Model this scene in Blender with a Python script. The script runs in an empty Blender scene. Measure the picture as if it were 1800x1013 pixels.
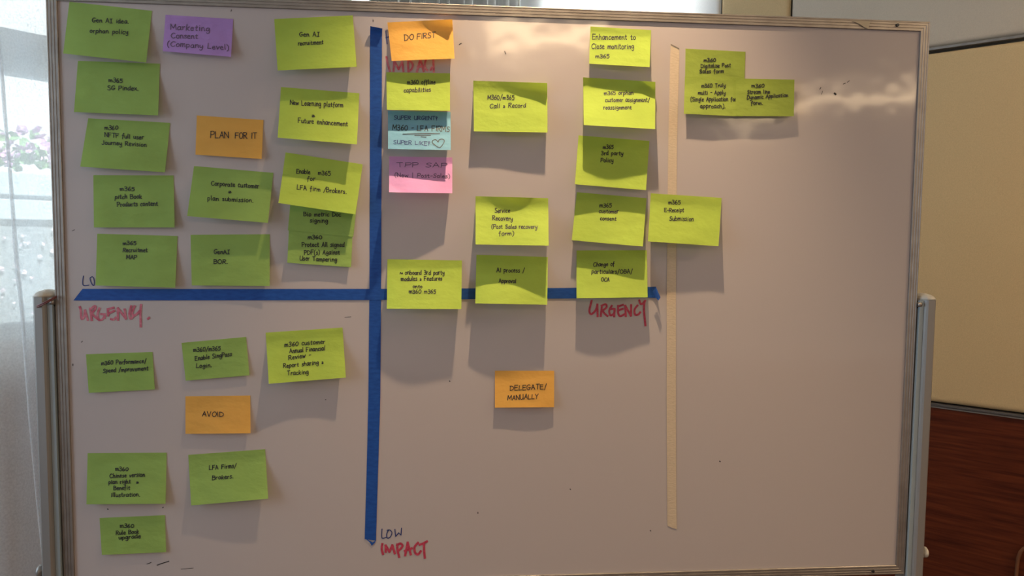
import bpy, bmesh, math, random
from mathutils import Vector, Matrix

random.seed(7)
SC = bpy.context.scene
COL = SC.collection

# ------------------------------------------------------------------ camera
F_PX, CX, CY = 1250.0, 900.0, 506.5
BOARD_Z = 1.37                                   # height of the board's centre
CAM = Vector((-0.112, -1.513, BOARD_Z + 0.132))
FW = Vector((0.0805, 0.9946, -0.0649)).normalized()
UP = Vector((-0.0047, 0.0655, 0.9978))
RT = FW.cross(UP).normalized()
UP = RT.cross(FW).normalized()
cd = bpy.data.cameras.new('camera')
cd.sensor_width = 36.0
cd.lens = 36.0 * F_PX / 1800.0
cd.clip_start = 0.05
cam = bpy.data.objects.new('camera', cd)
COL.objects.link(cam)
M3 = Matrix((RT, UP, -FW)).transposed()
cam.matrix_world = Matrix.Translation(CAM) @ M3.to_4x4()
SC.camera = cam

# ------------------------------------------------------------------ world, exposure, big lights
SC.view_settings.view_transform = 'Standard'
SC.view_settings.look = 'None'
SC.view_settings.gamma = 1.0
SC.view_settings.use_curve_mapping = False
SC.view_settings.exposure = 0.13

w = bpy.data.worlds.new('sky')
SC.world = w
w.use_nodes = True
w.node_tree.nodes['Background'].inputs['Color'].default_value = (1.0, 0.945, 0.90, 1)
w.node_tree.nodes['Background'].inputs['Strength'].default_value = 0.245


def light(name, kind, loc, aim, power, color, **kw):
    d = bpy.data.lights.new(name, kind)
    d.energy = power
    d.color = color
    for k, v in kw.items():
        setattr(d, k, v)
    o = bpy.data.objects.new(name, d)
    COL.objects.link(o)
    o.location = loc
    o.rotation_euler = (Vector(aim) - Vector(loc)).to_track_quat('-Z', 'Y').to_euler()
    return o


CEIL = 3.0
# sun on the terrace outside (comes over the roof, never reaches the room)
light('sun', 'SUN', (0, 0, 8), (-2.2, 2.4, 3.6), 15.0, (1.0, 0.97, 0.93), angle=0.01)
# daylight through the big window on the left of the room, beyond the picture
light('window_daylight', 'AREA', (-2.75, -0.75, 1.75), (-0.5, 0.0, 1.45), 40.0, (0.60, 0.79, 1.0),
      shape='RECTANGLE', size=1.4, size_y=1.8)
# ceiling downlight close in front of the board: the one that throws the long shadows
light('ceiling_spot', 'SPOT', (0.10, -0.36, CEIL - 0.04), (0.12, 0.02, 1.40), 150.0, (1.0, 0.74, 0.46),
      spot_size=math.radians(58), spot_blend=0.9, shadow_soft_size=0.018)
# added narrow fill light, hidden behind the board, to brighten the pale wall panel
light('panel_fill_light', 'AREA', (-1.057, 1.210, 2.15), (0.546, 2.167, 2.65), 24.0, (0.93, 0.98, 1.0),
      shape='RECTANGLE', size=0.4, size_y=0.8, spread=math.radians(32))
# warm ceiling lights further back in the room
light('cove_light', 'AREA', (3.50, -5.25, CEIL - 0.08), (3.50, -5.25, 0), 58.0, (1.0, 0.72, 0.42),
      shape='RECTANGLE', size=2.3, size_y=0.42).rotation_euler = (0, 0, math.radians(51))
light('ceiling_light', 'AREA', (0.55, -3.5, CEIL - 0.08), (0.55, -3.5, 0), 22.0, (1.0, 0.72, 0.42),
      shape='RECTANGLE', size=0.8, size_y=0.5)
light('wall_light', 'AREA', (2.3, -0.9, CEIL - 0.08), (2.3, -0.9, 0), 26.0, (1.0, 0.74, 0.45),
      shape='RECTANGLE', size=0.8, size_y=0.8)


# ------------------------------------------------------------------ projection helpers
def ray(px, py):
    return (FW + RT * ((px - CX) / F_PX) + UP * (-(py - CY) / F_PX))


def on_board(px, py, lift=0.0):
    """the point seen at (px,py) on the plane `lift` in front of the board's face (Y=0)"""
    d = ray(px, py)
    t = (-lift - CAM.y) / d.y
    return CAM + d * t


def on_plane(px, py, p, n):
    d = ray(px, py)
    t = (Vector(p) - CAM).dot(n) / d.dot(n)
    return CAM + d * t


# ------------------------------------------------------------------ materials
def mat(name, color, rough=0.6, metal=0.0, coat=0.0, coat_rough=0.1, spec=0.5, sub=None):
    m = bpy.data.materials.new(name)
    m.use_nodes = True
    b = m.node_tree.nodes['Principled BSDF']
    b.inputs['Base Color'].default_value = (*color, 1)
    b.inputs['Roughness'].default_value = rough
    b.inputs['Metallic'].default_value = metal
    b.inputs['Coat Weight'].default_value = coat
    b.inputs['Coat Roughness'].default_value = coat_rough
    b.inputs['Specular IOR Level'].default_value = spec
    return m


def nodes(m):
    return m.node_tree.nodes, m.node_tree.links, m.node_tree.nodes['Principled BSDF']


def add_noise(m, scale, detail=3.0, stretch=None, lo=None, hi=None, bump=0.0, dist=0.001, bump_to='Normal'):
    """procedural noise on object coordinates: colour between lo and hi and/or a bump"""
    n, l, b = nodes(m)
    tc = n.new('ShaderNodeTexCoord')
    mp = n.new('ShaderNodeMapping')
    if stretch:
        mp.inputs['Scale'].default_value = stretch
    l.new(tc.outputs['Object'], mp.inputs['Vector'])
    nz = n.new('ShaderNodeTexNoise')
    nz.inputs['Scale'].default_value = scale
    nz.inputs['Detail'].default_value = detail
    l.new(mp.outputs['Vector'], nz.inputs['Vector'])
    if lo is not None:
        r = n.new('ShaderNodeValToRGB')
        r.color_ramp.elements[0].position = 0.3
        r.color_ramp.elements[1].position = 0.7
        r.color_ramp.elements[0].color = (*lo, 1)
        r.color_ramp.elements[1].color = (*hi, 1)
        l.new(nz.outputs['Fac'], r.inputs['Fac'])
        l.new(r.outputs['Color'], b.inputs['Base Color'])
    if bump:
        bp = n.new('ShaderNodeBump')
        bp.inputs['Strength'].default_value = bump
        bp.inputs['Distance'].default_value = dist
        l.new(nz.outputs['Fac'], bp.inputs['Height'])
        l.new(bp.outputs['Normal'], b.inputs[bump_to])
    return m


def paper(name, color):
    """sticky-note paper: slightly translucent, faint fibre and crease bump"""
    m = mat(name, color, 0.75, spec=0.25)
    lo = tuple(c * 0.93 for c in color)
    hi = tuple(min(1, c * 1.05) for c in color)
    add_noise(m, 16, 4, (1, 1, 1.6), lo, hi, 0.75, 0.005)
    n, l, b = nodes(m)
    out = n['Material Output']
    tr = n.new('ShaderNodeBsdfTranslucent')
    tr.inputs['Color'].default_value = (color[0] * 0.9, color[1] * 0.9, color[2] * 0.6, 1)
    mx = n.new('ShaderNodeMixShader')
    mx.inputs['Fac'].default_value = 0.28
    l.new(b.outputs['BSDF'], mx.inputs[1])
    l.new(tr.outputs['BSDF'], mx.inputs[2])
    l.new(mx.outputs['Shader'], out.inputs['Surface'])
    return m


M = {}
M['board'] = add_noise(mat('whiteboard_enamel', (0.465, 0.40, 0.38), 0.6, coat=1.0, coat_rough=0.105, spec=0.2),
                       4.0, 3.0, None, bump=0.6, dist=0.007, bump_to='Coat Normal')
M['alu'] = add_noise(mat('frame_aluminium', (0.45, 0.41, 0.37), 0.42, 0.85), 30, 4, (1, 1, 1),
                     (0.33, 0.29, 0.255), (0.42, 0.375, 0.335))
M['post'] = add_noise(mat('post_aluminium', (0.45, 0.43, 0.40), 0.45, 0.55), 14, 3, (1, 1, 0.05),
                      (0.27, 0.255, 0.235), (0.34, 0.32, 0.30))
M['channel'] = add_noise(mat('pale_channel', (0.55, 0.60, 0.62), 0.4, 0.2), 14, 3, (1, 1, 0.05), (0.30, 0.36, 0.39), (0.36, 0.42, 0.45))
M['cap'] = add_noise(mat('cap_plastic', (0.55, 0.50, 0.42), 0.35), 30, 2, None, (0.5, 0.46, 0.38), (0.6, 0.54, 0.46))
M['black'] = add_noise(mat('black_plastic', (0.015, 0.015, 0.018), 0.5), 30, 2, None, (0.01, 0.01, 0.012), (0.02, 0.02, 0.024))
M['lime'] = paper('lime_paper_lamplit', (0.47, 0.61, 0.09))  # one lime paper in three tints; differing light is put into the colour
M['green'] = paper('lime_paper_daylit', (0.34, 0.50, 0.12))  # same paper, with cool daylight painted into the tint
M['moss'] = paper('lime_paper_dim', (0.36, 0.455, 0.075))  # same paper again, tinted duller for weaker lamp light
M['orange'] = paper('orange_paper', (0.86, 0.46, 0.10))
M['purple'] = paper('purple_paper', (0.50, 0.29, 0.66))
M['pink'] = paper('pink_paper', (0.75, 0.36, 0.66))
M['blue'] = paper('blue_paper', (0.23, 0.47, 0.62))
M['ink'] = mat('black_ink', (0.012, 0.012, 0.014), 0.55)
M['pen'] = mat('thin_pen_ink', (0.10, 0.06, 0.11), 0.6)
M['ink_blue'] = mat('blue_ink', (0.02, 0.05, 0.16), 0.5)
M['red'] = add_noise(mat('red_marker', (0.45, 0.03, 0.07), 0.5), 160, 3, None, (0.36, 0.02, 0.05), (0.56, 0.06, 0.11))
M['red_faded'] = add_noise(mat('worn_red_marker', (0.5, 0.06, 0.1), 0.5), 90, 4, None, (0.40, 0.03, 0.07), (0.62, 0.22, 0.26))
M['navy'] = mat('navy_marker', (0.012, 0.03, 0.15), 0.5)
M['tape_blue'] = add_noise(mat('blue_crepe_tape', (0.012, 0.07, 0.30), 0.5, spec=0.3), 60, 4, (1, 1, 3),
                           (0.010, 0.055, 0.25), (0.016, 0.085, 0.34), 0.3, 0.001)
M['tape_mask'] = add_noise(mat('masking_tape', (0.72, 0.56, 0.36), 0.7, spec=0.3), 260, 3, (0.5, 1, 1.6),
                           (0.54, 0.43, 0.305), (0.60, 0.475, 0.34), 0.5, 0.001)
M['tape_clear'] = mat('yellowed_tape', (0.46, 0.38, 0.26), 0.4)
M['pad'] = add_noise(mat('beige_fabric', (0.56, 0.41, 0.22), 0.85, spec=0.2), 420, 2, (1, 1, 0.6),
                     (0.65, 0.485, 0.265), (0.73, 0.545, 0.30), 0.25, 0.001)
M['pad_lit'] = add_noise(mat('window_lit_fabric', (0.80, 0.80, 0.78), 0.85, spec=0.2), 420, 2, (1, 1, 0.6),
                           (0.77, 0.77, 0.75), (0.83, 0.83, 0.81), 0.25, 0.001)  # white stands in for window light on the wall fabric
M['pad_grey'] = add_noise(mat('greige_fabric', (0.66, 0.58, 0.46), 0.85, spec=0.2), 420, 2, (1, 1, 0.6),
                          (0.60, 0.53, 0.43), (0.66, 0.58, 0.47), 0.25, 0.001)
M['wall'] = add_noise(mat('dark_backing', (0.10, 0.075, 0.05), 0.8), 20, 2, None, (0.09, 0.07, 0.045), (0.11, 0.08, 0.055))
M['plaster'] = add_noise(mat('plaster', (0.62, 0.54, 0.50), 0.85), 20, 3, None, (0.60, 0.52, 0.48), (0.64, 0.56, 0.52))
M['wood'] = add_noise(mat('mahogany', (0.10, 0.022, 0.010), 0.45, spec=0.25), 5.5, 6, (1.0, 1.0, 16.0),
                      (0.065, 0.011, 0.004), (0.16, 0.034, 0.010))
M['trim'] = add_noise(mat('grey_trim', (0.30, 0.28, 0.26), 0.4, 0.5), 30, 2, (1, 1, 1), (0.27, 0.25, 0.23), (0.33, 0.31, 0.29))
M['trim_dark'] = mat('dark_trim', (0.10, 0.095, 0.095), 0.5)
M['ceil'] = add_noise(mat('ceiling_paint', (0.75, 0.72, 0.68), 0.9), 10, 2, None, (0.73, 0.70, 0.66), (0.77, 0.74, 0.70))
M['floor'] = add_noise(mat('carpet', (0.16, 0.11, 0.09), 0.95), 90, 4, None, (0.12, 0.08, 0.07), (0.20, 0.14, 0.11))
M['win'] = add_noise(mat('window_frame_paint', (0.74, 0.84, 0.90), 0.5), 20, 2, None, (0.72, 0.82, 0.88), (0.76, 0.86, 0.92))
M['terrace'] = add_noise(mat('terrace_paving', (0.55, 0.58, 0.60), 0.9), 30, 5, None, (0.24, 0.28, 0.30), (0.40, 0.45, 0.47))
M['paving'] = add_noise(mat('pale_paving', (0.75, 0.76, 0.76), 0.9), 12, 4, None, (0.68, 0.69, 0.70), (0.80, 0.81, 0.81))
M['planter'] = add_noise(mat('planter_paint', (0.60, 0.70, 0.76), 0.8), 12, 3, None, (0.57, 0.67, 0.73), (0.63, 0.73, 0.79))
M['leaf'] = add_noise(mat('leaves', (0.22, 0.42, 0.18), 0.7), 40, 2, None, (0.14, 0.32, 0.10), (0.34, 0.55, 0.26))
M['petal'] = add_noise(mat('pink_petals', (0.80, 0.35, 0.62), 0.7), 40, 2, None, (0.66, 0.30, 0.66), (0.86, 0.58, 0.84))
M['petal_pale'] = add_noise(mat('pale_petals', (0.85, 0.72, 0.8), 0.7), 40, 2, None, (0.80, 0.62, 0.74), (0.9, 0.85, 0.88))
M['house'] = add_noise(mat('pale_render', (0.88, 0.90, 0.92), 0.9), 14, 4, None, (0.82, 0.85, 0.88), (0.92, 0.94, 0.95))
M['cord'] = mat('brown_cord', (0.20, 0.075, 0.03), 0.6)
M['wire'] = mat('red_brown_wire', (0.16, 0.05, 0.045), 0.5)
M['curtain'] = add_noise(mat('silver_curtain', (0.28, 0.275, 0.265), 0.3, spec=0.7), 200, 2, (1, 1, 0.1),
                         (0.26, 0.255, 0.245), (0.30, 0.295, 0.285))

_n, _l, _b = nodes(M['curtain'])
_t = _n.new('ShaderNodeBsdfTranslucent')
_t.inputs['Color'].default_value = (0.66, 0.67, 0.67, 1)
_m = _n.new('ShaderNodeMixShader')
_m.inputs['Fac'].default_value = 0.06
_l.new(_b.outputs['BSDF'], _m.inputs[1])
_l.new(_t.outputs['BSDF'], _m.inputs[2])
_l.new(_m.outputs['Shader'], _n['Material Output'].inputs['Surface'])


def sheer_material():
    m = bpy.data.materials.new('sheer_voile')
    m.use_nodes = True
    n, l = m.node_tree.nodes, m.node_tree.links
    n.remove(n['Principled BSDF'])
    out = n['Material Output']
    tc = n.new('ShaderNodeTexCoord')
    nz = n.new('ShaderNodeTexNoise')
    nz.inputs['Scale'].default_value = 170
    nz.inputs['Detail'].default_value = 2
    l.new(tc.outputs['Object'], nz.inputs['Vector'])
    rmp = n.new('ShaderNodeMapRange')
    rmp.inputs['From Min'].default_value = 0.3
    rmp.inputs['From Max'].default_value = 0.7
    rmp.inputs['To Min'].default_value = 0.70
    rmp.inputs['To Max'].default_value = 0.86
    l.new(nz.outputs['Fac'], rmp.inputs['Value'])
    df = n.new('ShaderNodeBsdfDiffuse')
    df.inputs['Color'].default_value = (0.86, 0.82, 0.80, 1)
    tl = n.new('ShaderNodeBsdfTranslucent')
    tl.inputs['Color'].default_value = (0.86, 0.93, 0.97, 1)
    m1 = n.new('ShaderNodeMixShader')
    m1.inputs['Fac'].default_value = 0.5
    l.new(df.outputs['BSDF'], m1.inputs[1])
    l.new(tl.outputs['BSDF'], m1.inputs[2])
    tp = n.new('ShaderNodeBsdfTransparent')
    m2 = n.new('ShaderNodeMixShader')
    l.new(rmp.outputs['Result'], m2.inputs['Fac'])
    l.new(tp.outputs['BSDF'], m2.inputs[1])
    l.new(m1.outputs['Shader'], m2.inputs[2])
    l.new(m2.outputs['Shader'], out.inputs['Surface'])
    return m


M['sheer'] = sheer_material()


def glass_material():
    m = bpy.data.materials.new('window_glass')
    m.use_nodes = True
    n, l = m.node_tree.nodes, m.node_tree.links
    n.remove(n['Principled BSDF'])
    tp = n.new('ShaderNodeBsdfTransparent')
    tp.inputs['Color'].default_value = (0.93, 0.97, 0.98, 1)
    gl = n.new('ShaderNodeBsdfGlossy')
    gl.inputs['Roughness'].default_value = 0.02
    mx = n.new('ShaderNodeMixShader')
    mx.inputs['Fac'].default_value = 0.06
    l.new(tp.outputs['BSDF'], mx.inputs[1])
    l.new(gl.outputs['BSDF'], mx.inputs[2])
    l.new(mx.outputs['Shader'], n['Material Output'].inputs['Surface'])
    return m


M['glass'] = glass_material()


# ------------------------------------------------------------------ mesh helpers
def link(name, me, m=None, parent=None, smooth=False):
    if m is not None:
        me.materials.append(m)
    if smooth:
        for p in me.polygons:
            p.use_smooth = True
    o = bpy.data.objects.new(name, me)
    COL.objects.link(o)
    if parent is not None:
        o.parent = parent
        o.matrix_parent_inverse = Matrix.Translation(-parent.location)
    return o


def mesh(name, verts, faces, m=None, parent=None, smooth=False):
    me = bpy.data.meshes.new(name)
    me.from_pydata([tuple(v) for v in verts], [], faces)
    me.update()
    return link(name, me, m, parent, smooth)


def from_bm(name, bm, m=None, parent=None, smooth=False):
    bmesh.ops.recalc_face_normals(bm, faces=bm.faces)
    me = bpy.data.meshes.new(name)
    bm.to_mesh(me)
    bm.free()
    return link(name, me, m, parent, smooth)


def tag(o, label=None, cat=None, group=None, kind=None):
    if label: o['label'] = label
    if cat: o['category'] = cat
    if group: o['group'] = group
    if kind: o['kind'] = kind
    return o


def empty(name, loc):
    o = bpy.data.objects.new(name, None)
    COL.objects.link(o)
    o.location = loc
    o.empty_display_size = 0.05
    return o


def bm_box(bm, o, ax, ay, az, sx, sy, sz, bevel=0.0):
    """box with a corner at o spanning sx*ax, sy*ay, sz*az"""
    o = Vector(o)
    vs = []
    for k in (0, 1):
        for j in (0, 1):
            for i in (0, 1):
                vs.append(bm.verts.new(o + ax * (sx * i) + ay * (sy * j) + az * (sz * k)))
    fs = [(0, 2, 3, 1), (4, 5, 7, 6), (0, 1, 5, 4), (2, 6, 7, 3), (0, 4, 6, 2), (1, 3, 7, 5)]
    faces = [bm.faces.new([vs[q] for q in f]) for f in fs]
    if bevel:
        es = list({e for f in faces for e in f.edges})
        bmesh.ops.bevel(bm, geom=es, offset=bevel, segments=4, affect='EDGES', profile=0.6)


EX, EY, EZ = Vector((1, 0, 0)), Vector((0, 1, 0)), Vector((0, 0, 1))


def bm_tube(bm, pts, r, seg=10):
    pts = [Vector(p) for p in pts]
    rings = []
    for i, p in enumerate(pts):
        d = (pts[min(i + 1, len(pts) - 1)] - pts[max(i - 1, 0)]).normalized()
        a = d.orthogonal().normalized() if not rings else (rings[-1][1] - d * rings[-1][1].dot(d)).normalized()
        b = d.cross(a)
        rr = r(i / (len(pts) - 1)) if callable(r) else r
        rings.append(([bm.verts.new(p + (a * math.cos(2 * math.pi * k / seg) + b * math.sin(2 * math.pi * k / seg)) * rr)
                       for k in range(seg)], a))
    for (r0, _), (r1, _) in zip(rings, rings[1:]):
        for k in range(seg):
            bm.faces.new((r0[k], r0[(k + 1) % seg], r1[(k + 1) % seg], r1[k]))
    bm.faces.new(rings[0][0][::-1])
    bm.faces.new(rings[-1][0])


def catmull(pts, n=5):
    if len(pts) < 3:
        return pts
    out = []
    P = [pts[0]] + list(pts) + [pts[-1]]
    for i in range(1, len(P) - 2):
        p0, p1, p2, p3 = P[i - 1], P[i], P[i + 1], P[i + 2]
        for k in range(n):
            t = k / n
            out.append(tuple(0.5 * (2 * p1[a] + (p2[a] - p0[a]) * t + (2 * p0[a] - 5 * p1[a] + 4 * p2[a] - p3[a]) * t * t
                                    + (3 * p1[a] - p0[a] - 3 * p2[a] + p3[a]) * t ** 3) for a in (0, 1)))
    out.append(tuple(pts[-1]))
    return out


def ribbon(verts, faces, pts, width, place):
    """a pen stroke: a flat strip of ink of the given width along pts, set down with place(x,y)"""
    if len(pts) == 1:
        pts = [pts[0], (pts[0][0] + width * 0.8, pts[0][1])]
    for i in range(1, len(pts) - 1):
        ax, ay = pts[i][0] - pts[i - 1][0], pts[i][1] - pts[i - 1][1]
        bx, by = pts[i + 1][0] - pts[i][0], pts[i + 1][1] - pts[i][1]
        if ax * bx + ay * by < 0.5 * math.hypot(ax, ay) * math.hypot(bx, by):     # a sharp turn: lift the pen
            ribbon(verts, faces, pts[:i + 1], width, place)
            ribbon(verts, faces, pts[i:], width, place)
            return
    dense = []
    for (x0, y0), (x1, y1) in zip(pts, pts[1:]):
        n = max(1, int(math.hypot(x1 - x0, y1 - y0) / 3.0))
        for k in range(n):
            dense.append((x0 + (x1 - x0) * k / n, y0 + (y1 - y0) * k / n))
    dense.append(pts[-1])
    pts = dense
    base = len(verts)
    for i, (x, y) in enumerate(pts):
        xa, ya = pts[max(i - 1, 0)]
        xb, yb = pts[min(i + 1, len(pts) - 1)]
        dx, dy = xb - xa, yb - ya
        L = math.hypot(dx, dy) or 1.0
        nx, ny = -dy / L * width / 2, dx / L * width / 2
        if i == 0:
            x, y = x - dx / L * width * 0.35, y - dy / L * width * 0.35
        if i == len(pts) - 1:
            x, y = x + dx / L * width * 0.35, y + dy / L * width * 0.35
        verts.append(place(x + nx, y + ny))
        verts.append(place(x - nx, y - ny))
        if i:
            b = base + 2 * i
            faces.append((b - 2, b - 1, b + 1, b))


# ------------------------------------------------------------------ handwriting: one-line letters (x right, y up; cap 14, x-height 8.5)
G = {
 'A': (9, '0,0 4.5,14 9,0/1.8,5 7.6,5.4'), 'B': (8, '0,0 0,14/~0,14 6,13 6.6,10 4,8 0,7.5/~0,7.5 7,7 8.2,3.6 5,0.3 0,0'),
 'C': (9, '~9,12 6,14 2,11.5 0,6.5 2,1.2 5.5,0 9,2.5'), 'D': (9.5, '0.6,14 0.4,0/~-0.6,13.6 5,13 9.4,8 7,2 0.2,0'),
 'E': (8, '8,13.6 0,14 0.3,0 8,0.4/0,7.4 6.6,7.6'), 'F': (8, '8,13.8 0,14 0.3,0/0.2,7.4 6.4,7.6'),
 'G': (9, '~8.6,12 5.5,14 1.5,11 0,6 2.4,0.6 6,0.4 8.8,5.5/4.6,5.6 9.6,5.8'), 'H': (9, '0,14 0.4,0/8.6,14 9,0/0.2,7 8.8,7.4'),
 'I': (2.5, '1.2,14 1.4,0'), 'Î': (6, '0.2,13.6 6,14/3.1,13.8 3,0.2/0,0 6.2,0.3'),
 'J': (7, '~6,14 6,6 5,0.6 2,0 0,2.5'), 'K': (8, '0,14 0.3,0/7.6,13 0.5,6 8,0'), 'L': (7, '0.4,14 0,0.2 7,0.6'),
 'M': (10.5, '0,0 0.8,14 5.2,4 9.8,14 10.5,0'), 'N': (9, '0.2,0 0,14 8.8,0.4 9,14'), 'O': (9.5, '~4.8,14 1,11 0,6 3,0.3 7,1 9.5,6.5 8,12 4.4,14'),
 'P': (8, '0.4,14 0,0/~-0.4,13.6 6,13.8 8,10.6 6,7.4 0.3,6.6'), 'R': (8.5, '0.4,14 0,0/~-0.4,13.6 6,13.8 7.8,10.6 5,7.6 0.4,7/2.4,7 8.5,0'),
 'S': (7.5, '~7.2,12.4 4,14 0.8,11.6 2,8.2 6,6.2 7.2,3 4.4,0.2 0,1.4'), 'T': (8.5, '0,13.6 8.5,14/4.4,13.8 4.2,0'),
 'U': (8.5, '~0,14 0.2,4 2.6,0.2 6,1.2 8,5 8.2,14/8.2,8 8.6,0'), 'V': (8.5, '0,14 4,0 8.6,14'), 'W': (11, '0,14 2.6,0 5.4,9 8.2,0.4 11,14'),
 'Y': (8.5, '0,14 4,7 8.4,14/4.2,7.4 3.6,0'),
 'a': (6.8, '~6,8 3,8.8 0.4,5.6 0.8,1.2 3.2,0.2 5.6,3.6 6.2,8.4 6.2,2.4 7.4,0.2'), 'b': (6.4, '~0.4,14 0,6 0.2,0.4/~0.2,5 3,8.4 6,6 5.6,1.4 2.6,0 0.2,1.6'),
 'c': (5.6, '~5.6,7.4 3.2,8.6 0.6,6 0.4,2.4 2.6,0 5.8,1.4'), 'd': (6.6, '~5.6,7.6 2.6,8.4 0.2,5 1,0.8 3.6,0.6 5.8,4.4/6.2,14 6,4 6.8,0.2'),
 'e': (5.8, '~0.4,4.4 5.2,5.4 4.4,8.2 2,8.4 0.2,5 1,1.2 3.2,0 6,1.6'), 'f': (5, '~5.4,12.6 3.8,14 2.4,11.5 2,4 1.6,-3/-0.2,7.6 5,8'),
 'g': (6.6, '~5.8,7.8 2.8,8.6 0.4,5.6 1.2,1.6 3.6,1.6 6,5.4/~6.2,8.4 6.4,0 5.4,-4.6 2.6,-5 0.8,-3'), 'h': (6.4, '0.6,14 0.2,0/~0.3,4.6 3,8.4 5.4,7.4 5.6,3 6.2,0'),
 'i': (2.6, '1.2,8.4 1.4,0/1.6,11.8 1.8,11.6'), 'j': (3.6, '~2.6,8.4 2.6,-2 1,-5 -1,-3.6/2.8,11.8 3,11.6'),
 'k': (6.2, '0.6,14 0.2,0/5.6,8.6 0.6,3.6 6.2,0'), 'l': (2.2, '~1,14 0.8,5 1.4,0.2'), 'm': (10, '~0.2,8.4 0.6,0/~0.6,4 2.8,8.2 4.6,7.2 4.8,0/~4.8,4 7,8.4 9,7 9.6,0'),
 'n': (6.4, '0.2,8.6 0.5,0/~0.5,4.4 3,8.4 5.4,7.2 5.8,2.4 6.6,0'), 'o': (6.2, '~3.2,8.6 0.6,6.6 0.2,3 2.4,0.1 5.2,1.4 6.2,5 4.4,8.2 2.6,8.4'),
 'p': (6.4, '0.4,8.8 0.2,-5/~0.4,6 3,8.8 6,7 5.6,2.4 3,0.8 0.4,2.4'), 'r': (4.6, '0.2,8.6 0.6,0/~0.6,4.6 2.2,7.8 4.8,8.2'),
 's': (5, '~5,7.6 2.8,8.8 0.8,7 2.2,4.8 4.6,3.4 4.2,0.8 1.8,0 0,1'), 't': (5, '~2.4,12 2.2,3 3,0.2 5,1/0,8.2 5,8.6'),
 'u': (6.4, '~0.2,8.6 0.4,2.4 2,0.2 4.4,1.6 5.6,4.6 5.8,8.6/5.8,6 6.6,0'), 'v': (6, '0,8.6 2.6,0 6,8.8'),
 'w': (8.6, '0,8.6 2,0.2 4.4,7 6.6,0.2 8.6,8.8'), 'x': (6, '0,8.4 6,0/5.8,8.6 0,0'), 'y': (6.2, '~0.2,8.6 0.8,3.4 3,2 5.6,5/~6,8.8 5.6,-1 4,-4.8 1.6,-5 0.6,-3.4'),
 '0': (8, '~4,13 0.8,10 0.4,4.6 3,0.2 6.4,1.6 8,6.6 6.4,11.8 3.6,13'), '3': (7, '~0.4,12.6 4,13.6 6.4,11 4.8,7.8 2,7 5.8,6 6.8,2.6 3.8,-0.6 0,1'),
 '5': (7, '7,13 1,12.8 0.8,7.6/~0.8,7.6 4.8,8.4 6.8,4.6 4.6,0 0,0.4'), '6': (7, '~5.6,13.4 2,9.6 0.2,4 1.8,0.2 5,0.4 6.8,4 4.4,6.8 1,4.6'),
 '.': (2, '0.6,0.4 1.6,0.2'), '/': (6, '6,15 0,-3'), '(': (4, '~4,15 1,11 0.2,5 1.2,0 3.6,-3.4'), ')': (4, '~0,15 3,11 3.8,5 2.8,0 0.4,-3.4'),
 '-': (5, '0.4,6 5.6,6.6'), '&': (4.6, '~0.6,7 3,7.6 4.2,5.6 2.4,3.4 0.4,1.6 3,0.4 5,2.4'), '|': (3, '1.6,15 1.2,-4'),
 '!': (5, '~2.4,3.4 2,8 0.6,12 2.6,14 4.6,12 3.4,8 2.6,3.4/2.6,0.4 2.9,0'), ' ': (5.5, ''),
}


def glyph_strokes(ch):
    wd, s = G[ch]
    out = []
    for st in s.split('/') if s else []:
        sm = st.startswith('~')
        pts = [tuple(float(v) for v in p.split(',')) for p in st.lstrip('~').split()]
        out.append(catmull(pts) if sm else pts)
    return wd, out


def text_line(txt, x0, x1, y0, y1, h, rnd):
    """strokes of one handwritten line from (x0,y0) to (x1,y1) on the baseline, capital height h"""
    gap = 2.6
    total = sum(G[c][0] + gap for c in txt) - gap
    sx = (x1 - x0) / total
    sy = 0.84 * h / 14.0
    res, cur = [], 0.0
    for c in txt:
        wd, sts = glyph_strokes(c)
        jy, js, jr = rnd.uniform(-0.7, 0.7), rnd.uniform(0.92, 1.08), rnd.uniform(-0.06, 0.10)
        for st in sts:
            pts = []
            for gx, gy in st:
                X = (cur + gx + gy * jr) * sx
                Y = (gy * js + jy) * sy
                t = X / (x1 - x0)
                pts.append((x0 + X, y0 + (y1 - y0) * t - Y))
            res.append(pts)
        cur += wd + gap
    return res


# ------------------------------------------------------------------ the room
A = on_plane(1632, 708, (0, 0, 0.90), EZ)                 # chair rail of the panelled wall, right of the board
DR = Vector((-0.722, 0.692, 0)).normalized()               # along that wall, away to the left
DW = Vector((DR.y, -DR.x, 0)).normalized()                 # along the window wall, away to the right (perpendicular)
if DW.x < 0: DW = -DW
NR = Vector((DR.y, -DR.x, 0)).normalized()
if NR.dot(CAM - A) < 0: NR = -NR                           # into the room
A0 = Vector((A.x, A.y, 0))


def r_s(px, py=20):
    """how far along the panelled wall a picture column lies"""
    return (on_plane(px, py, A0, NR) - A0).dot(DR)


def z_r(px, py):
    return on_plane(px, py, A0, NR).z


S_CORNER, S_1268, S_1391, S_END = r_s(908), r_s(1268), r_s(1391), -1.6
Z_LINE = z_r(1700, 81)
Z_RAIL = z_r(1700, 718)
C0 = A0 + DR * S_CORNER                                    # the room corner

# wall behind the panels
bm = bmesh.new()
bm_box(bm, A0 - NR * 0.10 + DR * S_END, DR, NR, EZ, S_CORNER - S_END + 0.1, 0.075, CEIL)
tag(from_bm('wall_right', bm, M['wall']), kind='structure')


def pad(name, s0, s1, z0, z1, m, label, thick=0.04, bev=0.022):
    g = 0.004
    b = bmesh.new()
    bm_box(b, A0 - NR * 0.026 + DR * (s0 + g) + EZ * (z0 + g), DR, NR, EZ, s1 - s0 - 2 * g, thick, z1 - z0 - 2 * g, bev)
    o = from_bm(name, b, m, smooth=True)
    return tag(o, label, 'wall panel', 'padded wall panels')


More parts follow.
